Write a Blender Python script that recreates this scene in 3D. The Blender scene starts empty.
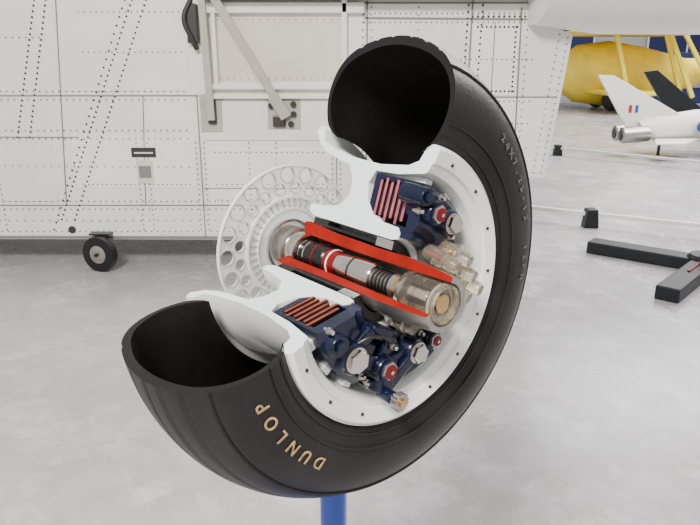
import bpy, bmesh, math, random
from mathutils import Vector, Matrix
random.seed(4)
D = bpy.data
COL = bpy.context.scene.collection
rad = math.radians

# ------------------------------------------------------------------ materials
def mat(name, col, rough=0.5, metal=0.0, var=0.0, vscale=8.0, bump=0.0, bscale=60.0,
        trans=0.0, alpha=1.0, coat=0.0, spec=0.5, ior=1.45):
    m = D.materials.new(name); m.use_nodes = True
    nt = m.node_tree; b = nt.nodes["Principled BSDF"]
    b.inputs["Base Color"].default_value = (*col, 1)
    b.inputs["Roughness"].default_value = rough
    b.inputs["Metallic"].default_value = metal
    b.inputs["Transmission Weight"].default_value = trans
    b.inputs["Alpha"].default_value = alpha
    b.inputs["Coat Weight"].default_value = coat
    b.inputs["Specular IOR Level"].default_value = spec
    b.inputs["IOR"].default_value = ior
    tc = nt.nodes.new("ShaderNodeTexCoord")
    if var > 0:
        n = nt.nodes.new("ShaderNodeTexNoise"); n.inputs["Scale"].default_value = vscale
        n.inputs["Detail"].default_value = 6
        nt.links.new(tc.outputs["Object"], n.inputs["Vector"])
        r = nt.nodes.new("ShaderNodeValToRGB")
        r.color_ramp.elements[0].position = 0.3; r.color_ramp.elements[1].position = 0.7
        r.color_ramp.elements[0].color = (*[c*(1-var) for c in col], 1)
        r.color_ramp.elements[1].color = (*[min(1, c*(1+var)) for c in col], 1)
        nt.links.new(n.outputs["Fac"], r.inputs["Fac"])
        nt.links.new(r.outputs["Color"], b.inputs["Base Color"])
    if bump > 0:
        n2 = nt.nodes.new("ShaderNodeTexNoise"); n2.inputs["Scale"].default_value = bscale
        n2.inputs["Detail"].default_value = 4
        nt.links.new(tc.outputs["Object"], n2.inputs["Vector"])
        bp = nt.nodes.new("ShaderNodeBump"); bp.inputs["Strength"].default_value = bump
        bp.inputs["Distance"].default_value = 0.004
        nt.links.new(n2.outputs["Fac"], bp.inputs["Height"])
        nt.links.new(bp.outputs["Normal"], b.inputs["Normal"])
    return m

M_RUB  = mat("rubber_black", (0.0125,0.0105,0.0105), 0.46, var=0.45, vscale=7, bump=0.15, bscale=90, spec=0.34)
M_RUBC = mat("rubber_cut", (0.008,0.007,0.008), 0.5, var=0.2, spec=0.25)
M_RIM  = mat("rim_white_enamel", (0.88,0.91,0.86), 0.30, var=0.03, vscale=5, coat=0.2)
M_RIMC = mat("rim_cut_white", (0.76,0.85,0.85), 0.4, var=0.05)
M_NAVY = mat("navy_enamel", (0.0035,0.0065,0.024), 0.25, var=0.3, vscale=20, coat=0.2, spec=.4)
M_RED  = mat("cut_face_red", (0.235,0.0065,0.0015), 0.5, var=0.2, vscale=20, spec=.2)
M_DRED = mat("dark_red", (0.16,0.003,0.004), 0.3, coat=0.15, spec=.3)
M_COP  = mat("pink_copper_friction", (0.33,0.07,0.10), 0.45, var=0.3, vscale=60)
M_CORE = mat("stack_orange_brown", (0.22,0.036,0.014), 0.5, var=0.3, vscale=60)
M_STL  = mat("steel_polished", (0.64,0.60,0.54), 0.16, 1.0)
M_STD  = mat("steel_dark", (0.07,0.065,0.062), 0.35, 0.9, var=0.2)
M_STM  = mat("steel_matt", (0.42,0.40,0.37), 0.30, 0.9, var=0.15, vscale=30)
M_BLK  = mat("black_satin", (0.007,0.007,0.008), 0.3)
M_GOLD = mat("brass", (0.66,0.43,0.19), 0.25, 1.0)
M_GLS  = mat("clear_acrylic", (0.97,0.93,0.84), 0.04, trans=0.97, ior=1.22)
M_RES  = mat("amber_acrylic", (0.98,0.91,0.76), 0.06, trans=0.92, ior=1.27)
M_PLT  = mat("perspex_plate", (0.95,0.96,0.97), 0.2, alpha=0.45)
M_PLTE = mat("perspex_ring", (0.9,0.92,0.93), 0.25, alpha=.8)
M_PLTH = mat("perspex_cut_edge", (0.42,0.44,0.45), 0.3, alpha=.8)
M_LET  = mat("letter_gold_paint", (0.40,0.29,0.13), 0.7, var=.55, vscale=70)
M_LETG = mat("letter_faded", (0.10,0.088,0.072), 0.6, var=.5, vscale=80)
M_FUS  = mat("fuselage_white_paint", (0.83,0.82,0.765), 0.36, var=0.07, vscale=1.5, bump=0.14, bscale=5)
M_FUSB = mat("fuselage_bright_patch", (0.90,0.89,0.84), 0.36, var=0.04, vscale=3, bump=0.14, bscale=5)
M_FUS2 = mat("fuselage_cream_panel", (0.68,0.65,0.54), 0.45, var=0.09, vscale=3)
M_FUSG = mat("fuselage_grey_panel", (0.48,0.48,0.43), 0.45, var=0.09, vscale=3)
M_SEAM = mat("panel_seam", (0.20,0.20,0.18), 0.6)
M_RIV  = mat("rivet_grey", (0.17,0.165,0.15), 0.5)
M_RIVD = mat("fastener_dark", (0.03,0.03,0.03), 0.5)
M_STRT = mat("strut_grey", (0.42,0.42,0.35), 0.4, var=0.08)
M_BLUE = mat("post_blue_paint", (0.008,0.06,0.42), 0.35, var=0.1, coat=0.3)
M_YEL  = mat("fabric_yellow", (0.88,0.66,0.06), 0.5, var=0.2, vscale=1.5)
M_JET  = mat("jet_white", (0.80,0.81,0.73), 0.4, var=0.05, vscale=2)
M_DKB  = mat("dark_blue_panel", (0.010,0.020,0.09), 0.5)
M_CHAR = mat("charcoal_paint", (0.011,0.013,0.015), 0.42, var=0.15, spec=.3)
M_RFR  = mat("roundel_red", (0.4,0.015,0.015), 0.5)
M_RFB  = mat("roundel_blue", (0.02,0.06,0.3), 0.5)
M_RAIL = mat("rail_offwhite", (0.72,0.71,0.70), 0.4, var=0.05)

# floor
m = D.materials.new("floor_painted_concrete"); m.use_nodes = True; M_FLR = m
nt = m.node_tree; b = nt.nodes["Principled BSDF"]; tc = nt.nodes.new("ShaderNodeTexCoord")
def noise(sc,det,ro,dist,off=0.0):
    n=nt.nodes.new("ShaderNodeTexNoise");n.inputs["Scale"].default_value=sc;n.inputs["Detail"].default_value=det
    n.inputs["Roughness"].default_value=ro;n.inputs["Distortion"].default_value=dist
    mp=nt.nodes.new("ShaderNodeMapping");mp.inputs["Location"].default_value=(off,off*.7,0)
    nt.links.new(tc.outputs["Object"],mp.inputs["Vector"])
    nt.links.new(mp.outputs["Vector"],n.inputs["Vector"]);return n
n1=noise(0.7,8,0.6,0.2);n2=noise(5.5,12,0.75,0.3);n3=noise(2.2,14,0.8,0.2,3.1);n4=noise(1.3,12,0.78,0.2,8.3)
mx = nt.nodes.new("ShaderNodeMix"); mx.data_type='FLOAT'; mx.inputs[0].default_value=0.5
nt.links.new(n1.outputs["Fac"], mx.inputs[2]); nt.links.new(n2.outputs["Fac"], mx.inputs[3])
r = nt.nodes.new("ShaderNodeValToRGB")
r.color_ramp.elements[0].position=0.36; r.color_ramp.elements[0].color=(0.33,0.315,0.33,1)
r.color_ramp.elements[1].position=0.60; r.color_ramp.elements[1].color=(0.47,0.455,0.475,1)
nt.links.new(mx.outputs[0], r.inputs["Fac"])
def mask(n,p0,p1,top=1.0):
    q=nt.nodes.new("ShaderNodeValToRGB")
    q.color_ramp.elements[0].position=p0;q.color_ramp.elements[0].color=(0,0,0,1)
    q.color_ramp.elements[1].position=p1;q.color_ramp.elements[1].color=(top,top,top,1)
    nt.links.new(n.outputs["Fac"],q.inputs["Fac"]);return q
k3=mask(n3,.52,.66,.7);k4=mask(n4,.54,.72,.7)
mc = nt.nodes.new("ShaderNodeMix"); mc.data_type='RGBA'
nt.links.new(k3.outputs["Color"], mc.inputs[0]); nt.links.new(r.outputs["Color"], mc.inputs[6]); mc.inputs[7].default_value=(0.66,0.64,0.655,1)
md = nt.nodes.new("ShaderNodeMix"); md.data_type='RGBA'
nt.links.new(k4.outputs["Color"], md.inputs[0]); nt.links.new(mc.outputs[2], md.inputs[6]); md.inputs[7].default_value=(0.29,0.265,0.255,1)
nt.links.new(md.outputs[2], b.inputs["Base Color"])
r2 = nt.nodes.new("ShaderNodeMapRange"); r2.inputs["From Min"].default_value=0.35; r2.inputs["From Max"].default_value=0.65
r2.inputs["To Min"].default_value=0.14; r2.inputs["To Max"].default_value=0.36
nt.links.new(n3.outputs["Fac"], r2.inputs["Value"]); nt.links.new(r2.outputs["Result"], b.inputs["Roughness"])
b.inputs["Specular IOR Level"].default_value=0.7
bp = nt.nodes.new("ShaderNodeBump"); bp.inputs["Strength"].default_value=0.12; bp.inputs["Distance"].default_value=0.01
nt.links.new(n2.outputs["Fac"], bp.inputs["Height"]); nt.links.new(bp.outputs["Normal"], b.inputs["Normal"])

# ------------------------------------------------------------------ mesh helpers
def empty(name, loc=(0,0,0)):
    e = D.objects.new(name, None); COL.objects.link(e); e.location = loc; return e
def mk(name, verts, faces, mats, parent=None, midx=None, smooth=None, bevel=0.0):
    me = D.meshes.new(name); me.from_pydata([tuple(v) for v in verts], [], faces)
    for mm in (mats if isinstance(mats,(list,tuple)) else [mats]): me.materials.append(mm)
    if midx:
        for p,i in zip(me.polygons, midx): p.material_index = i
    bm = bmesh.new(); bm.from_mesh(me); bmesh.ops.recalc_face_normals(bm, faces=bm.faces); bm.to_mesh(me); bm.free()
    if smooth is not None:
        for p in me.polygons: p.use_smooth = True
        me.set_sharp_from_angle(angle=rad(smooth))
    o = D.objects.new(name, me); COL.objects.link(o)
    if parent: o.parent = parent
    if bevel > 0:
        bv = o.modifiers.new("bevel","BEVEL"); bv.width = bevel; bv.segments = 2; bv.limit_method='ANGLE'
    return o
def revolve(name, prof, a1, a2, seg, mats, parent, smooth=35, off=(0,0,0)):
    V=[];Fc=[];I=[];n=len(prof);full=abs(a2-a1)>6.28
    K = seg if full else seg+1
    for k in range(K):
        A=a1+(a2-a1)*k/seg;c,s=math.cos(A),math.sin(A)
        for (r_,z_) in prof: V.append((off[0]+r_*c,off[1]+r_*s,off[2]+z_))
    for k in range(seg):
        k2=(k+1)%K
        for i in range(n):
            j=(i+1)%n
            Fc.append((k*n+i,k*n+j,k2*n+j,k2*n+i));I.append(0)
    if not full:
        Fc.append(tuple(range(n)));I.append(1);Fc.append(tuple((K-1)*n+i for i in range(n)));I.append(1)
    return mk(name,V,Fc,mats,parent,I,smooth)
def lathe(name, p0, p1, prof, seg, mats, parent, smooth=35):
    p0=Vector(p0);p1=Vector(p1);ax=(p1-p0);q=ax.to_track_quat('Z','Y')
    V=[];Fc=[];n=len(prof)
    for (r_,t_) in prof:
        for k in range(seg):
            A=2*math.pi*k/seg
            V.append(p0+ax*t_+q@Vector((r_*math.cos(A),r_*math.sin(A),0)))
    for i in range(n-1):
        for k in range(seg):
            k2=(k+1)%seg
            Fc.append((i*seg+k,i*seg+k2,(i+1)*seg+k2,(i+1)*seg+k))
    Fc.append(tuple(range(seg)));Fc.append(tuple((n-1)*seg+k for k in range(seg)))
    return mk(name,V,Fc,mats,parent,None,smooth)
def cyl(name,p0,p1,r0,m_,parent,r1=None,seg=24):
    r1=r0 if r1 is None else r1
    return lathe(name,p0,p1,[(r0*0.93,0),(r0,0.03),(r1,0.97),(r1*0.93,1)],seg,m_,parent)
def hexbolt(name,x,y,z,r_,h,m_,parent,rot=.3):
    V=[];Fc=[]
    lv=[(r_*0.96,0),(r_,0.1*h),(r_,0.8*h),(r_*0.85,h)]
    for (rr,hh) in lv:
        for k in range(6):
            A=math.pi/3*k+rot;V.append((x+rr*math.cos(A),y+rr*math.sin(A),z+hh))
    for i in range(3):
        for k in range(6):
            k2=(k+1)%6;Fc.append((i*6+k,i*6+k2,(i+1)*6+k2,(i+1)*6+k))
    Fc.append(tuple(range(6)));Fc.append(tuple(18+k for k in range(6)))
    return mk(name,V,Fc,m_,parent)
def poly(name,pts,z0,z1,m_,parent,bevel=0.0,plane='xy'):
    n=len(pts);V=[]
    for z_ in (z0,z1):
        for (x_,y_) in pts:
            V.append((x_,y_,z_) if plane=='xy' else ((x_,z_,y_) if plane=='xz' else (z_,x_,y_)))
    Fc=[tuple(range(n)),tuple(n+i for i in range(n))]+[(i,(i+1)%n,n+(i+1)%n,n+i) for i in range(n)]
    return mk(name,V,Fc,m_,parent,bevel=bevel)
def box(name,x0,x1,y0,y1,z0,z1,m_,parent=None,bevel=0.0):
    return poly(name,[(x0,y0),(x1,y0),(x1,y1),(x0,y1)],z0,z1,m_,parent,bevel)
def bar(name,p0,p1,w,h,m_,parent,up=(0,0,1),bevel=0.003):
    p0=Vector(p0);p1=Vector(p1);d=(p1-p0).normalized();s=d.cross(Vector(up)).normalized();u=s.cross(d)
    V=[]
    for p in (p0,p1):
        for (a_,b_) in ((-1,-1),(1,-1),(1,1),(-1,1)): V.append(p+s*w/2*a_+u*h/2*b_)
    return mk(name,V,[(0,1,2,3),(4,5,6,7),(0,1,5,4),(1,2,6,5),(2,3,7,6),(3,0,4,7)],m_,parent,bevel=bevel)
def tube(name,pts,r_,m_,parent):
    cu=D.curves.new(name,'CURVE');cu.dimensions='3D';cu.bevel_depth=r_;cu.bevel_resolution=3
    sp=cu.splines.new('BEZIER');sp.bezier_points.add(len(pts)-1)
    for q,p in zip(sp.bezier_points,pts):
        q.co=p;q.handle_left_type='AUTO';q.handle_right_type='AUTO'
    cu.materials.append(m_);o=D.objects.new(name,cu);COL.objects.link(o)
    if parent:o.parent=parent
    return o
def catmull(P,n):
    out=[]
    for i in range(len(P)-1):
        p0=P[max(i-1,0)];p1=P[i];p2=P[i+1];p3=P[min(i+2,len(P)-1)]
        for k in range(n):
            t_=k/n
            out.append(tuple(0.5*((2*p1[j])+(-p0[j]+p2[j])*t_+(2*p0[j]-5*p1[j]+4*p2[j]-p3[j])*t_*t_+(-p0[j]+3*p1[j]-3*p2[j]+p3[j])*t_**3) for j in (0,1)))
    out.append(P[-1]);return out

# ================================================================== WHEEL CUTAWAY
psi,tau=.7102,-.0219
a=Vector((math.sin(psi)*math.cos(tau),-math.cos(psi)*math.cos(tau),math.sin(tau)))
t=Vector((math.cos(psi),math.sin(psi),0));v=a.cross(t)
C=Vector((-.0028,1.2378,1.2093))
W=empty("aircraft_wheel_cutaway")
W.matrix_world=Matrix(((t.x,v.x,a.x,C.x),(t.y,v.y,a.y,C.y),(t.z,v.z,a.z,C.z),(0,0,0,1)))
A1=rad(-168.7);A2=rad(73.6)

# tyre
outP=[(.243,-.132),(.262,-.155),(.300,-.170),(.340,-.170),(.376,-.156),(.403,-.130),(.422,-.092),(.434,-.048),(.438,-.004),
      (.435,.036),(.424,.078),(.405,.114),(.376,.141),(.340,.155),(.300,.158),(.262,.146),(.243,.124)]
oc=catmull(outP,8)
prof=[]
for i,(r_,z_) in enumerate(oc):
    d=0
    for g in (-.105,-.065,-.025,.020,.060,.098):
        if abs(z_-g)<0.0030 and r_>.39: d=0.0025
    prof.append((r_-d,z_))
inP=[(.238,.112),(.262,.134),(.300,.147),(.338,.145),(.370,.130),(.394,.104),(.409,.071),(.418,.034),(.421,-.004),
     (.418,-.046),(.407,-.085),(.391,-.120),(.369,-.144),(.336,-.159),(.300,-.160),(.262,-.142),(.238,-.118)]
inn=catmull(inP,5)
tyre=revolve("tyre",prof+inn,A1,A2,140,[M_RUB,M_RUBC],W,smooth=28)
for j,(rr,zz) in enumerate(((.388,.1330),(.292,.1572),(.268,.1490))):
    revolve("tyre_rib_%d"%(j+1),[(rr-.0025,zz-.004),(rr+.0025,zz-.004),(rr+.002,zz+.0025),(rr-.002,zz+.0025)],A1,A2,120,[M_RUB,M_RUBC],W)

def letter(ch,ang,r_,z_,size,m_,nm,tilt=0.0):
    cu=D.curves.new(nm,'FONT');cu.body=ch;cu.size=size;cu.extrude=0.0006;cu.align_x='CENTER';cu.align_y='CENTER';cu.offset=0.0003
    cu.materials.append(m_)
    o=D.objects.new(nm,cu);COL.objects.link(o);o.parent=W
    c,s=math.cos(ang),math.sin(ang)
    ct,st=math.cos(tilt),math.sin(tilt)
    up=Vector((ct*c,ct*s,-st));rt=Vector((s,-c,0));nn=rt.cross(up)
    o.matrix_local=Matrix(((rt.x,up.x,nn.x,r_*c),(rt.y,up.y,nn.y,r_*s),(rt.z,up.z,nn.z,z_),(0,0,0,1)))
for i,ch in enumerate("DUNLOP"):
    letter(ch,rad(-127-6.4*i),.325,.1595,.031,M_LET,"letter_"+ch.lower()+"_%d"%i,rad(8))
for i,ch in enumerate("24X7.25-12  12PR"):
    if ch!=' ':
        letter(ch,rad(46-3.6*i),.338,.1575,.022,M_LETG,"size_mark_%d"%i,rad(12))

# rim casting
rimp=[(.256,-.174),(.250,-.160),(.226,-.152),(.217,-.12),(.206,-.06),(.203,.02),(.211,.09),(.222,.112),(.246,.122),(.254,.134),
      (.253,.148),(.246,.153),(.222,.147),(.219,.142),(.212,.140),(.205,.136),(.202,.130),(.199,.112),(.192,.07),(.190,.012),(.165,.000),(.135,.008),(.112,.030),(.102,.062),(.100,.100),
      (.090,.108),(.080,.106),(.076,.09),(.076,-.135),(.084,-.152),(.098,-.150),(.101,-.11),(.110,-.066),(.135,-.044),(.165,-.046),(.190,-.062),
      (.199,-.11),(.206,-.140),(.220,-.165),(.242,-.182)]
revolve("rim_casting",rimp,A1,A2,120,[M_RIM,M_RIMC],W,smooth=30)
for i in range(11):
    A=A1+(A2-A1)*(i+0.5)/11
    x_,y_=.231*math.cos(A),.231*math.sin(A)
    cyl("rim_screw_%d"%i,(x_,y_,.145),(x_,y_,.1510),.0034,M_STD,W,seg=10)
for i in range(13):
    A=A1+(A2-A1)*(i+0.5)/13
    c,s=math.cos(A),math.sin(A);w_=.010
    V=[]
    for z_ in (.02,.118):
        for (rr,ww) in ((.185,-w_),(.197,-w_),(.197,w_),(.185,w_)):
            V.append((rr*c-ww*s,rr*s+ww*c,z_))
    mk("drive_key_%d"%i,V,[(0,1,2,3),(4,5,6,7),(0,1,5,4),(1,2,6,5),(2,3,7,6),(3,0,4,7)],M_RIM,W,bevel=.002)

# brake disc stack
AM=rad(-60)
for i in range(6):
    z0=.030+i*.0138
    r0,r1=(.112,.182) if i%2 else (.104,.176)
    revolve("brake_disc_upper_%d"%i,[(r0,z0),(r1,z0),(r1,z0+.0062),(r0,z0+.0062)],AM,A2-.004,60,[M_STD,M_COP],W)
    revolve("brake_disc_lower_%d"%i,[(r0,z0),(r1,z0),(r1,z0+.0062),(r0,z0+.0062)],A1+.004,AM,60,[M_STD,M_CORE],W)
for i in range(5):
    z0=.0368+i*.0138
    revolve("friction_pad_%d"%i,[(.115,z0),(.172,z0),(.172,z0+.0062),(.115,z0+.0062)],A1+.02,A2-.02,96,[M_BLK,M_BLK],W)

def caliper(nm,b1,b2):
    revolve(nm,[(.100,.014),(.186,.014),(.186,.132),(.172,.145),(.112,.143),(.098,.132),(.096,.116),(.1775,.116),(.1775,.027),(.100,.027)],b1,b2,40,[M_NAVY,M_NAVY],W,smooth=30)
caliper("upper_caliper",rad(34),A2-.01)
caliper("lower_caliper",A1+.01,rad(-122))
caliper("lower_caliper_b",rad(-112),rad(-90))
caliper("lower_caliper_c",rad(-84),rad(-58))
revolve("torque_ring",[(.084,.085),(.104,.085),(.104,.128),(.092,.138),(.084,.13)],A1+.02,A2-.02,80,[M_NAVY,M_NAVY],W)

pist=[("piston_a",64,127,M_DRED,.023),("piston_b",103,104,M_STL,.024),("piston_c",38,160,None,.017),
      ("piston_d",-119,-95,M_STL,.029),("piston_e",-44,-138,M_DRED,.025),("piston_f",29,-125,M_STL,.025),("piston_g",72,-112,M_DRED,.019),
      ("piston_h",-152,-62,None,.020)]
for (nm,x_,y_,cap,r_) in pist:
    x_/=1000;y_/=1000
    lathe(nm+"_barrel",(x_,y_,.105),(x_,y_,.160),[(r_*1.08,0),(r_*1.08,.55),(r_,.62),(r_,.93),(r_*.9,1)],28,M_NAVY,W)
    if cap:
        cyl(nm+"_washer",(x_,y_,.158),(x_,y_,.163),r_*.80,M_STL if cap is M_STL else M_NAVY,W)
        hexbolt(nm+"_bolt",x_,y_,.162,r_*.72,.012 if cap is M_STL else .006,M_STL if cap is M_STL else M_STM,W,rot=random.random())
        if cap is M_DRED:
            cyl(nm+"_red_seal",(x_,y_,.167),(x_,y_,.1705),r_*.52,M_DRED,W)
            cyl(nm+"_pin",(x_,y_,.170),(x_,y_,.173),r_*.15,M_STL,W,seg=12)
    else:
        hexbolt(nm+"_bolt",x_,y_,.160,r_*.6,.006,M_NAVY,W)
def web(nm,p,q,w_,z0,z1):
    p=Vector(p);q=Vector(q);d=(q-p).normalized();n_=Vector((-d.y,d.x))*w_/2
    poly(nm,[tuple(p+n_),tuple(p-n_),tuple(q-n_),tuple(q+n_)],z0,z1,M_NAVY,W,bevel=.004)
web("web_1",(-.119,-.095),(-.044,-.138),.030,.12,.150)
web("web_2",(-.044,-.138),(.029,-.125),.030,.12,.152)
web("web_3",(.029,-.125),(.072,-.112),.028,.12,.150)
web("web_4",(.064,.127),(.103,.104),.032,.12,.150)
web("web_5",(.064,.127),(.038,.160),.026,.12,.146)
web("web_6",(-.044,-.138),(-.050,-.181),.030,.13,.165)
web("web_7",(.029,-.125),(-.050,-.181),.022,.13,.162)
web("web_8",(-.044,-.138),(-.020,-.085),.030,.10,.145)
web("web_9",(-.119,-.095),(-.152,-.062),.028,.10,.142)
web("web_10",(-.119,-.095),(-.070,-.060),.026,.10,.150)
web("web_11",(-.070,-.062),(-.020,-.085),.024,.10,.148)
gx,gy=-.050,-.181
V=[];N=28
for z_ in (.190,.204):
    for k in range(N):
        A=2*math.pi*k/N;rr=.0175 if k%2 else .0148
        V.append((gx+rr*math.cos(A),gy+rr*math.sin(A),z_))
Fc=[tuple(range(N)),tuple(N+k for k in range(N))]+[(k,(k+1)%N,N+(k+1)%N,N+k) for k in range(N)]
mk("adjuster_gear",V,Fc,M_STM,W)
cyl("adjuster_stem",(gx,gy,.15),(gx,gy,.191),.012,M_NAVY,W)
cyl("adjuster_hub",(gx,gy,.203),(gx,gy,.209),.008,M_GOLD,W)
for i,(x_,y_) in enumerate([(-.095,-.138),(-.08,-.155),(-.008,-.162),(.055,-.150),(.09,-.132),(.085,.15),(.03,.135),(.115,.075),(-.165,-.035),(-.02,-.105),(.05,-.098)]):
    cyl("stud_%d"%i,(x_,y_,.135),(x_,y_,.156),.0040,M_STL,W,seg=12)
    hexbolt("stud_nut_%d"%i,x_,y_,.143,.0065,.006,M_STM,W)
tube("brake_pipe_1",[(-.119,-.075,.150),(-.09,-.06,.165),(-.05,-.075,.165),(-.035,-.10,.150)],.003,M_STD,W)
# transparent sector of piston housing
poly("acrylic_block",[(.062,.055),(.100,.068),(.150,.034),(.158,-.015),(.120,-.034),(.072,-.005)],.112,.136,M_RES,W,bevel=.005)
for i,(x_,y_) in enumerate([(.072,.052),(.104,.056),(.086,.016),(.120,.024),(.108,-.014),(.140,-.006)]):
    lathe("acrylic_cylinder_%d"%i,(x_,y_,.130),(x_+.012,y_-.018,.196),[(.0135,0),(.016,.1),(.016,.5),(.013,.55),(.013,.9),(.011,1)],22,M_RES,W)
    cyl("acrylic_core_%d"%i,(x_+.001,y_-.001,.133),(x_+.006,y_-.009,.165),.0045,M_GOLD if i%2 else M_DRED,W,seg=14)
lathe("acrylic_stub",(-.004,-.058,.120),(-.010,-.062,.185),[(.012,0),(.014,.1),(.014,.7),(.010,.75),(.010,1)],20,M_RES,W)
lathe("acrylic_stub_b",(.022,-.062,.120),(.020,-.066,.172),[(.009,0),(.011,.1),(.011,.7),(.008,.75),(.008,1)],20,M_RES,W)

# axle
revolve("axle_housing",[(.036,-.150),(.058,-.158),(.062,-.14),(.056,-.06),(.054,.06),(.056,.14),(.052,.205),(.048,.245),(.038,.245),(.036,.16),(.034,.0)],A1,A2,72,[M_STM,M_RED],W)
revolve("bearing_sleeve_rear",[(.060,-.130),(.074,-.130),(.074,-.085),(.060,-.085)],A1,A2,72,[M_STD,M_STD],W)
revolve("bearing_sleeve_front",[(.058,.055),(.074,.055),(.074,.098),(.058,.098)],A1,A2,72,[M_STD,M_STL],W)
revolve("spacer_tube",[(.060,-.085),(.066,-.085),(.066,.055),(.060,.055)],A1,A2,72,[M_BLK,M_BLK],W)
def ring(nm,z0,z1,r_,m_,b_=.05): 
    lathe(nm,(0,0,z0),(0,0,z1),[(r_*.9,0),(r_,b_),(r_,1-b_),(r_*.9,1)],40,m_,W)
ring("axle_end_cup",-.200,-.160,.044,M_STM)
ring("axle_end_collar",-.160,-.128,.038,M_STL)
ring("shaft_rear",-.235,-.10,.026,M_STL)
ring("motor_black",-.128,-.052,.027,M_BLK)
ring("motor_band_1",-.112,-.108,.0278,M_STL)
ring("motor_band_2",-.085,-.081,.0278,M_DRED)
ring("motor_red",-.052,-.020,.026,M_DRED)
ring("motor_red_band",-.040,-.036,.0268,M_RIM)
ring("shaft_main",-.020,.078,.0275,M_STL)
ring("shaft_groove",.022,.026,.0282,M_STD)
ring("shaft_thin",.078,.125,.019,M_STM)
for i in range(5): ring("shaft_ridge_%d"%i,.084+i*.009,.088+i*.009,.0215,M_STD)
ring("sensor_body",.125,.160,.022,M_STM)
ring("sensor_band",.140,.147,.024,M_GOLD)
ring("clear_cover",.165,.235,.032,M_GLS)
ring("sensor_core",.165,.215,.012,M_STL)
ring("clear_cover_flange",.157,.168,.035,M_GLS)
revolve("cover_ring",[(.027,.232),(.034,.232),(.034,.244),(.027,.244)],0,2*math.pi,48,[M_RES,M_RES],W)
ring("cover_cap",.232,.239,.016,M_GOLD)

# perforated perspex plate and ring behind wheel
def plate(nm,outer,holes,z_,th_,m_):
    cu=D.curves.new(nm,'CURVE');cu.dimensions='2D';cu.fill_mode='BOTH';cu.extrude=th_/2
    for (x_,y_,r_,n_) in [(0,0,outer,96)]+holes:
        sp=cu.splines.new('POLY');sp.points.add(n_-1);sp.use_cyclic_u=True
        for k in range(n_):
            A=2*math.pi*k/n_;sp.points[k].co=(x_+r_*math.cos(A),y_+r_*math.sin(A),0,1)
    cu.materials.append(m_);o=D.objects.new(nm,cu);COL.objects.link(o);o.parent=W;o.location=(0,0,z_);return o
H_=[(0,0,.104,72)]
def edge(nm,x_,y_,r_):
    revolve(nm,[(r_,-.0035),(r_+.0012,-.0035),(r_+.0012,.0035),(r_,.0035)],0,2*math.pi,20,[M_PLTH,M_PLTH],W,off=(x_,y_,-.195))
for k in range(20):
    A=2*math.pi*k/20
    x_,y_=.149*math.cos(A),.149*math.sin(A);H_.append((x_,y_,.0155,22));edge("plate_hole_rim_a_%d"%k,x_,y_,.0155)
for k in range(20):
    A=2*math.pi*(k+.5)/20
    x_,y_=.121*math.cos(A),.121*math.sin(A);H_.append((x_,y_,.0110,20));edge("plate_hole_rim_b_%d"%k,x_,y_,.0110)
plate("perforated_plate",.168,H_,-.195,.005,M_PLT)
plate("inner_disc",.106,[(0,0,.045,48)],-.193,.003,M_PLT)
revolve("plate_outer_edge",[(.166,-.199),(.1685,-.199),(.1685,-.191),(.166,-.191)],0,2*math.pi,96,[M_PLTE,M_PLTE],W)
revolve("inner_ring_outer",[(.101,-.198),(.106,-.198),(.106,-.188),(.101,-.188)],0,2*math.pi,72,[M_PLTE,M_PLTE],W)
revolve("inner_ring_mid",[(.078,-.198),(.081,-.198),(.081,-.188),(.078,-.188)],0,2*math.pi,72,[M_PLTE,M_PLTE],W)
revolve("inner_ring_inner",[(.052,-.198),(.057,-.198),(.057,-.185),(.052,-.185)],0,2*math.pi,72,[M_STM,M_STM],W)
for k in range(40):
    A=2*math.pi*k/40;c,s=math.cos(A),math.sin(A)
    bar("inner_rib_%d"%k,(.080*c,.080*s,-.191),(.102*c,.102*s,-.191),.0022,.004,M_PLTH,W,bevel=0)

# ================================================================== STAND
S=empty("wheel_display_stand")
px,py=-.035,1.235
cyl("post",(px,py,.012),(px,py,.771),.028,M_BLUE,S,seg=32)
lathe("base_plate",(px,py,0),(px,py,.014),[(.20,0),(.20,.7),(.19,1)],48,M_BLUE,S)
for k in range(4):
    A=math.pi/4+k*math.pi/2
    bar("gusset_%d"%k,(px+.02*math.cos(A),py+.02*math.sin(A),.03),(px+.15*math.cos(A),py+.15*math.sin(A),.02),.008,.03,M_BLUE,S)

# ================================================================== FUSELAGE
Fz=empty("aircraft_fuselage_section")
Y=5.1
outl=[(-6.5,.235),(1.02,.215),(1.02,.70),(1.46,.70),(1.575,1.72),(1.36,1.80),(1.34,3.6),(-6.5,3.6)]
poly("skin",outl,Y,Y+1.4,M_FUS,Fz,plane='xz')
def seam(nm,x0,z0,x1,z1,w_=.008,m_=M_SEAM,d=.004):
    bar(nm,(x0,Y-d/2-.003,z0),(x1,Y-d/2-.003,z1),w_,d,m_,Fz,up=(0,1,0),bevel=0)
for i,(x0,x1,z0,z1,mm) in enumerate([(.86,1.20,1.30,1.80,M_FUSB),(.14,.82,1.30,1.80,M_FUS),(.86,1.44,.74,1.28,M_FUSB),(.14,.82,.74,1.28,M_FUSB),
        (-2.05,-1.15,.63,1.00,M_FUSB),(-2.05,-1.15,1.33,1.9,M_FUS),(-3.2,-2.2,.52,.98,M_FUS),(-1.06,-.14,.50,.92,M_FUSB),(-1.5,-.1,.26,.44,M_FUS)]):
    box("doubler_%d"%i,x0,x1,Y-.004,Y+.01,z0,z1,mm,Fz,bevel=.0015)
k=0
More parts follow.
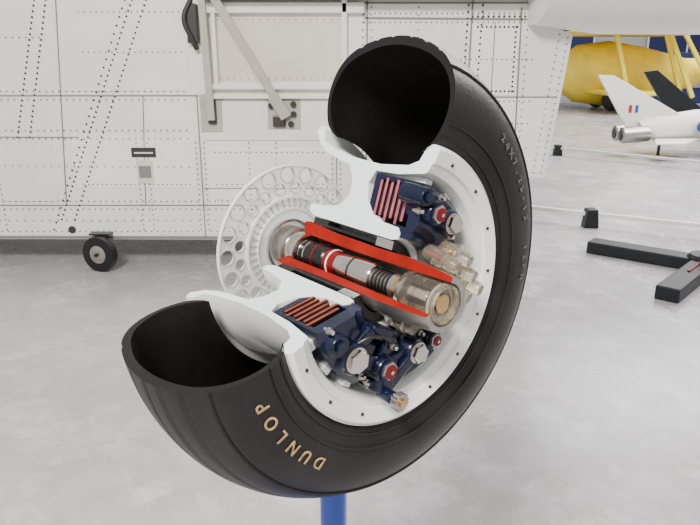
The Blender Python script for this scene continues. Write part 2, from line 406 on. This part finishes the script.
for s_ in [(-6.5,.49,1.0,.49,.007),(-6.5,.25,1.0,.232,.02),(-6.5,1.30,-1.1,1.30,.008),(-1.1,.62,-.1,.62,.006),(-6.5,1.02,-2.0,1.0,.006),
           (-1.11,.24,-1.11,1.30,.008),(-2.15,.49,-2.05,1.95,.007),(-2.9,.24,-2.75,2.2,.007),(-.1,.25,-.1,1.3,.007),
           (.12,.8,.12,2.2,.010),(.84,.7,.86,2.2,.010),(1.22,.7,1.20,1.9,.010),(.1,1.83,1.35,1.82,.012),(.86,1.29,1.5,1.29,.007),
           (-1.55,.49,-1.5,1.30,.006),(1.02,.7,1.02,1.8,.006),(.1,1.93,1.35,1.93,.014)]:
    seam("panel_seam_%d"%k,*s_);k+=1
def rivets(nm,lines,r_,m_):
    V=[];Fc=[]
    for (x0,z0,x1,z1,n_) in lines:
        for i in range(n_):
            f=i/(n_-1);x_=x0+(x1-x0)*f;z_=z0+(z1-z0)*f;b0=len(V)
            for q in range(6):
                A=q*math.pi/3;V.append((x_+r_*math.cos(A),Y-.004,z_+r_*math.sin(A)))
            for q in range(6):
                A=q*math.pi/3;V.append((x_+r_*.6*math.cos(A),Y-.008,z_+r_*.6*math.sin(A)))
            for q in range(6): Fc.append((b0+q,b0+(q+1)%6,b0+6+(q+1)%6,b0+6+q))
            Fc.append(tuple(b0+6+q for q in range(6)))
    mk(nm,V,Fc,m_,Fz)
rivets("dark_fasteners",[(-1.52,1.95,-2.20,.38,44),(-1.42,1.95,-2.10,.38,44),(-1.57,1.95,-2.27,.30,30),
        (-2.20,1.95,-2.45,1.0,26),(-2.12,1.95,-2.36,1.0,26),(-3.0,2.0,-3.2,.4,36),
        (.80,.75,.83,2.0,30),(.90,.75,.93,2.0,30),(.90,1.33,1.18,1.33,10),(.90,1.77,1.18,1.77,10),(1.17,1.33,1.17,1.77,14),
        (.86,1.84,1.34,1.84,14)],.0088,M_RIVD)
L=[]
for z_ in (.285,.46,.52): L.append((-4.0,z_,1.0,z_,110))
for z_ in (1.27,1.33,.99,1.05): L.append((-4.0,z_,-1.2,z_,60))
for x_ in (-2.63,-1.14,-1.08,-.13,-.07,-.75,-.55,-1.58,-1.50): L.append((x_,.3,x_,.96,18))
for x_ in (.09,.15,1.25,.48): L.append((x_,.75,x_,2.0,26))
for z_ in (1.80,1.86,1.26,.75,1.55,1.10,.92): L.append((.1,z_,1.3,z_,34))
L+=[(1.43,.74,1.54,1.70,22),(1.37,.74,1.48,1.72,22),(-2.0,.65,-1.2,.65,24),(-1.0,.53,-.2,.53,22),(-1.0,.65,-.2,.65,22),(-1.0,.89,-.2,.89,22),
    (-2.9,1.7,-2.2,1.7,16),(-1.9,1.6,-1.2,1.6,18),(-1.9,1.87,-1.2,1.87,18),(-4,.8,-1.2,.78,50),(-4,.37,1.0,.37,80)]
rivets("skin_rivets",L,.0065,M_RIV)
# access bay
box("bay_panel",-.96,-.05,Y-.006,Y+.01,1.40,1.84,M_FUS2,Fz,bevel=.003)
for i,(x0,x1,z0,z1) in enumerate([(-1.0,.10,1.86,1.93),(-1.0,-.0,1.345,1.385),(-.97,-.94,1.38,1.86),(-.06,-.02,1.38,1.95),(-1.0,-.05,1.28,1.315)]):
    box("bay_frame_%d"%i,x0,x1,Y-.055,Y+.01,z0,z1,M_FUS,Fz,bevel=.006)
box("bay_header",-1.0,1.3,Y-.16,Y+.01,1.945,2.05,M_FUSG,Fz,bevel=.01)
box("bay_lower_panel",-1.08,-.14,Y-.012,Y+.01,.98,1.27,M_FUS,Fz,bevel=.003)
rivets("bay_rivets",[(-.93,1.82,-.08,1.82,18),(-.93,1.42,-.08,1.42,18)],.007,M_RIV)
bar("vertical_stay",(-1.03,Y-.07,2.3),(-1.00,Y-.07,1.13),.05,.03,M_STRT,Fz,up=(0,1,0))
bar("diagonal_strut",(-.94,Y-.12,1.98),(-.48,Y-.06,1.19),.058,.035,M_STRT,Fz,up=(0,1,0))
bar("diagonal_strut_end",(-.55,Y-.075,1.30),(-.46,Y-.055,1.15),.08,.04,M_STRT,Fz,up=(0,1,0))
tube("bay_cable",[(-1.1,Y-.05,1.95),(-1.15,Y-.07,1.82),(-1.1,Y-.06,1.68),(-1.08,Y-.04,1.62)],.018,M_RIVD,Fz)
box("latch_dark",-1.14,-1.06,Y-.06,Y,1.66,1.92,M_RIVD,Fz,bevel=.01)
box("latch_plate",-1.09,-.93,Y-.02,Y,1.04,1.31,M_STRT,Fz,bevel=.006)
box("latch_body",-1.03,-.97,Y-.05,Y,1.10,1.27,M_STD,Fz,bevel=.008)
box("hinge_plate",-.60,-.36,Y-.02,Y,1.06,1.27,M_STRT,Fz,bevel=.006)
box("hinge_block",-.56,-.47,Y-.05,Y,1.08,1.16,M_STD,Fz,bevel=.006)
for i,(x_,z_) in enumerate([(-.57,1.23),(-.43,1.10),(-.41,1.17),(-.41,1.24),(-.50,1.24)]):
    cyl("hinge_bolt_%d"%i,(x_,Y-.045,z_),(x_,Y-.01,z_),.022,M_STD,Fz,seg=12)
for i,(x_,z_) in enumerate([(-2.13,.30)]):
    cyl("port_%d"%i,(x_,Y-.012,z_),(x_,Y+.01,z_),.028,M_RIVD,Fz,seg=20)
box("placard_dark",-1.62,-1.44,Y-.010,Y,.855,.925,M_RIVD,Fz)
box("placard_stripe",-1.60,-1.46,Y-.012,Y-.006,.882,.893,M_RAIL,Fz)
box("placard_cream",-1.59,-1.47,Y-.010,Y,.66,.83,M_FUS2,Fz)
box("placard_text",-1.575,-1.485,Y-.012,Y-.006,.70,.79,M_SEAM,Fz)
lathe("nacelle",(1.25,5.0,2.28),(9.0,5.6,2.30),[(.50,0),(.56,.06),(.57,.3),(.55,.7),(.3,1)],48,M_FUS,Fz)
cyl("nacelle_seam",(2.6,5.105,2.285),(2.62,5.107,2.285),.571,M_SEAM,Fz,seg=48)
# caster
cx,cy=-1.90,5.0
cyl("caster_tyre",(cx-.01,cy-.03,.135),(cx+.01,cy+.03,.135),.135,M_BLK,Fz,seg=40)
lathe("caster_hub",(cx-.012,cy-.036,.135),(cx+.012,cy+.036,.135),[(.045,0),(.075,.1),(.075,.9),(.045,1)],24,M_STM,Fz)
cyl("caster_axle",(cx-.018,cy-.055,.135),(cx+.018,cy+.055,.135),.014,M_STD,Fz,seg=12)
bar("caster_leg",(cx-.016,cy+.048,.12),(cx-.016,cy+.048,.285),.05,.012,M_STD,Fz,up=(0,1,0))
box("caster_plate",cx-.08,cx+.08,cy+.02,cy+.12,.272,.285,M_STD,Fz)

# ================================================================== ROOM
box("floor",-30,40,-12,34,-.1,0,M_FLR)
M_WALL=mat("hangar_wall",(0.42,0.43,0.43),0.6,var=0.12,vscale=0.4)
box("wall_back",-30,40,30,30.3,0,9,M_WALL)
for i in range(6):
    wnd=empty("window_%d"%(i+1),(3+i*5.5,29.9,0))
    box("pane",-1.6,1.6,0,.05,1.0,3.2,M_DKB,wnd)
    for j,x_ in enumerate((-1.65,0,1.6)): box("mullion_%d"%j,x_,x_+.07,-.04,.02,.95,3.25,M_RAIL,wnd)

# ================================================================== BACKGROUND AIRCRAFT
J=empty("model_jet_aircraft",(4.3,11.0,0))
lathe("fuselage",(.30,.1,.42),(3.6,.6,.62),[(.13,0),(.19,.08),(.24,.3),(.22,.6),(.10,.9),(.02,1)],28,M_JET,J)
poly("tail_fin",[(-.42,1.26),(-.16,1.25),(1.1,.58),(.35,.42),(.10,.46)],.10,.14,M_JET,J,plane='xz',bevel=.01)
for i,(o_,mm) in enumerate(((0,M_RFR),(.05,M_RAIL),(.10,M_RFB))):
    poly("fin_flash_%d"%i,[(.12+o_,.68),(.17+o_,.68),(.17+o_,.80),(.12+o_,.80)],.094,.10,mm,J,plane='xz')
for i,y_ in enumerate((-.05,.24)):
    lathe("exhaust_%d"%i,(-.02,y_,.34),(.42,y_+.03,.37),[(.09,0),(.125,.05),(.13,.6),(.12,1)],24,M_STM,J)
    cyl("exhaust_hole_%d"%i,(-.026,y_,.34),(.01,y_,.34),.085,M_BLK,J)
poly("tailplane",[(.30,-.62),(.75,-.62),(1.25,.0),(.55,.0)],.26,.29,M_JET,J,bevel=.01)
poly("tailplane_far",[(.55,.15),(1.25,.15),(.95,.7),(.55,.7)],.38,.41,M_JET,J,bevel=.01)
poly("wing",[(1.3,-.05),(2.9,.2),(2.2,-1.6),(1.7,-1.6)],.36,.42,M_JET,J,bevel=.01)
for i,(x_,y_) in enumerate(((.7,.15),(2.4,-.1),(2.4,.8))):
    cyl("leg_%d"%i,(x_,y_,0),(x_,y_,.40),.025,M_STD,J,seg=12)
for i,(rr,mm) in enumerate(((.085,M_RFB),(.055,M_RAIL),(.028,M_RFR))):
    cyl("roundel_%d"%i,(1.25,-.098-.006*i,.48),(1.25,-.05,.48),rr,mm,J)
B=empty("black_aircraft_tail",(5.9,13.4,0))
poly("fin",[(-.35,1.25),(-.1,1.28),(1.0,.45),(.5,.25),(.25,.4)],0,.06,M_CHAR,B,plane='xz',bevel=.01)
lathe("boom",(.1,.03,.40),(2.4,.4,.45),[(.08,0),(.16,.3),(.18,1)],20,M_CHAR,B)
cyl("leg",(.9,.1,0),(.9,.1,.4),.04,M_CHAR,B)
cyl("leg_2",(2.0,.3,0),(2.0,.3,.4),.04,M_CHAR,B)

Yl=empty("yellow_biplane",(7.4,20.5,0))
lathe("fuselage",(-1.3,.3,1.0),(2.6,.1,1.0),[(.45,0),(.80,.12),(.92,.35),(.75,.6),(.35,1)],28,M_YEL,Yl)
cyl("tail_boom",(2.2,.1,1.05),(5.6,.0,1.35),.38,M_YEL,Yl,r1=.12)
poly("lower_wing",[(-.6,-2.0),(1.0,-2.0),(1.3,1.5),(-.8,1.5)],.50,.60,M_YEL,Yl,bevel=.03)
poly("upper_wing",[(-1.3,-2.2),(1.8,-2.2),(1.9,1.5),(-1.3,1.5)],2.05,2.16,M_YEL,Yl,bevel=.03)
poly("tail_fin",[(4.6,1.1),(5.6,1.1),(5.7,2.2),(5.2,2.3)],-.1,-.05,M_YEL,Yl,plane='xz',bevel=.02)
for i,(x0,x1,y_) in enumerate(((-.5,.0,-1.8),(.9,1.7,-1.8),(1.9,3.0,-.5),(1.2,1.8,-.9))):
    bar("strut_%d"%i,(x1,y_,.45),(x0,y_,2.07),.10,.10,M_YEL,Yl,up=(0,1,0))
for i,y_ in enumerate((-.5,.8)):
    cyl("wheel_%d"%i,(.1,y_,.3),(.1,y_+.12,.3),.30,M_BLK,Yl)
    bar("gear_leg_%d"%i,(.1,y_+.06,.3),(.3,y_*.3,.8),.07,.07,M_YEL,Yl,up=(0,1,0))
G=empty("engine_display_case",(10.0,23.0,0))
box("body",-1.2,3.4,0,1.2,.0,1.6,M_DKB,G,bevel=.03)
box("panel",-1.0,.4,-.03,0,.3,1.2,M_CHAR,G)
box("panel_light",.7,1.5,-.03,0,.5,1.1,M_STM,G)

# ================================================================== BARRIERS
def barrier(nm,p0,p1,feet,h_=.13):
    e=empty(nm)
    p0=Vector(p0);p1=Vector(p1)
    bar("rail",p0+Vector((0,0,h_)),p1+Vector((0,0,h_)),.05,.035,M_RAIL,e)
    for i,f in enumerate(feet):
        c=p0.lerp(p1,f)
        poly("foot_%d"%i,[(c.x-.07,0.0),(c.x+.07,0.0),(c.x+.05,h_+.05),(c.x-.05,h_+.05)],c.y-.06,c.y+.06,M_CHAR,e,plane='xz',bevel=.01)
    return e
barrier("floor_barrier",(1.70,6.7,0),(4.4,5.2,0),(.22,.9))
barrier("floor_barrier.001",(3.3,11.2,0),(6.5,8.2,0),(.02,.62,.98),.12)
T=empty("display_stand_base")
bar("arm_1",(2.02,5.55,.05),(2.72,5.00,.05),.18,.10,M_CHAR,T,bevel=.01)
bar("arm_2",(2.72,5.00,.05),(2.12,4.32,.05),.16,.10,M_CHAR,T,bevel=.01)
bar("arm_3",(2.72,5.00,.05),(3.7,4.9,.05),.14,.10,M_CHAR,T,bevel=.01)
bar("arm_end_red",(2.60,4.87,.105),(2.42,4.66,.105),.02,.012,M_DRED,T,bevel=0)
lathe("hub",(2.72,5.00,0),(2.72,5.00,.13),[(.14,0),(.14,.8),(.12,1)],24,M_CHAR,T)
cyl("column",(2.72,5.00,.1),(2.72,5.00,.3),.04,M_DRED,T)

# convert curves / text to meshes
bpy.context.view_layer.update()
dg=bpy.context.evaluated_depsgraph_get()
for o in [o for o in D.objects if o.type in ('CURVE','FONT')]:
    me=D.meshes.new_from_object(o.evaluated_get(dg),depsgraph=dg)
    nm=o.name;par=o.parent;ml=o.matrix_local.copy()
    mats_=[s for s in o.data.materials]
    D.objects.remove(o)
    n_=D.objects.new(nm,me);COL.objects.link(n_)
    if not me.materials:
        for s in mats_: me.materials.append(s)
    n_.parent=par;n_.matrix_local=ml

# ================================================================== LIGHT + CAMERA
w=D.worlds.new("hangar_daylight");bpy.context.scene.world=w;w.use_nodes=True
bg=w.node_tree.nodes["Background"];bg.inputs[0].default_value=(0.99,0.97,0.98,1);bg.inputs[1].default_value=0.80
def area(nm,loc,tgt,sx,sy,e,col=(1,1,1)):
    l=D.lights.new(nm,'AREA');l.shape='RECTANGLE';l.size=sx;l.size_y=sy;l.energy=e;l.color=col
    o=D.objects.new(nm,l);COL.objects.link(o);o.location=loc
    o.rotation_euler=(Vector(tgt)-Vector(loc)).to_track_quat('-Z','Y').to_euler();return o
area("flash_key_light",(-1.6,-2.2,5.2),(0,2.5,.8),1.4,1.2,720,(1,.955,.89))  # added key lamp, small and high in front, standing in for camera flash
area("roof_light_right",(6.5,7.5,6.5),(2.5,5.5,0),5,5,1200,(1,.98,.96))
area("roof_light_far",(9,16,8),(8,16,0),8,8,2000,(1,1,1))

cam=D.cameras.new("camera");cam.lens=685/700*36;cam.sensor_width=36;cam.clip_start=.05;cam.clip_end=200
co=D.objects.new("camera",cam);COL.objects.link(co);co.location=(0,0,1.6);co.rotation_euler=(math.pi/2-.2978,0,0)
bpy.context.scene.camera=co
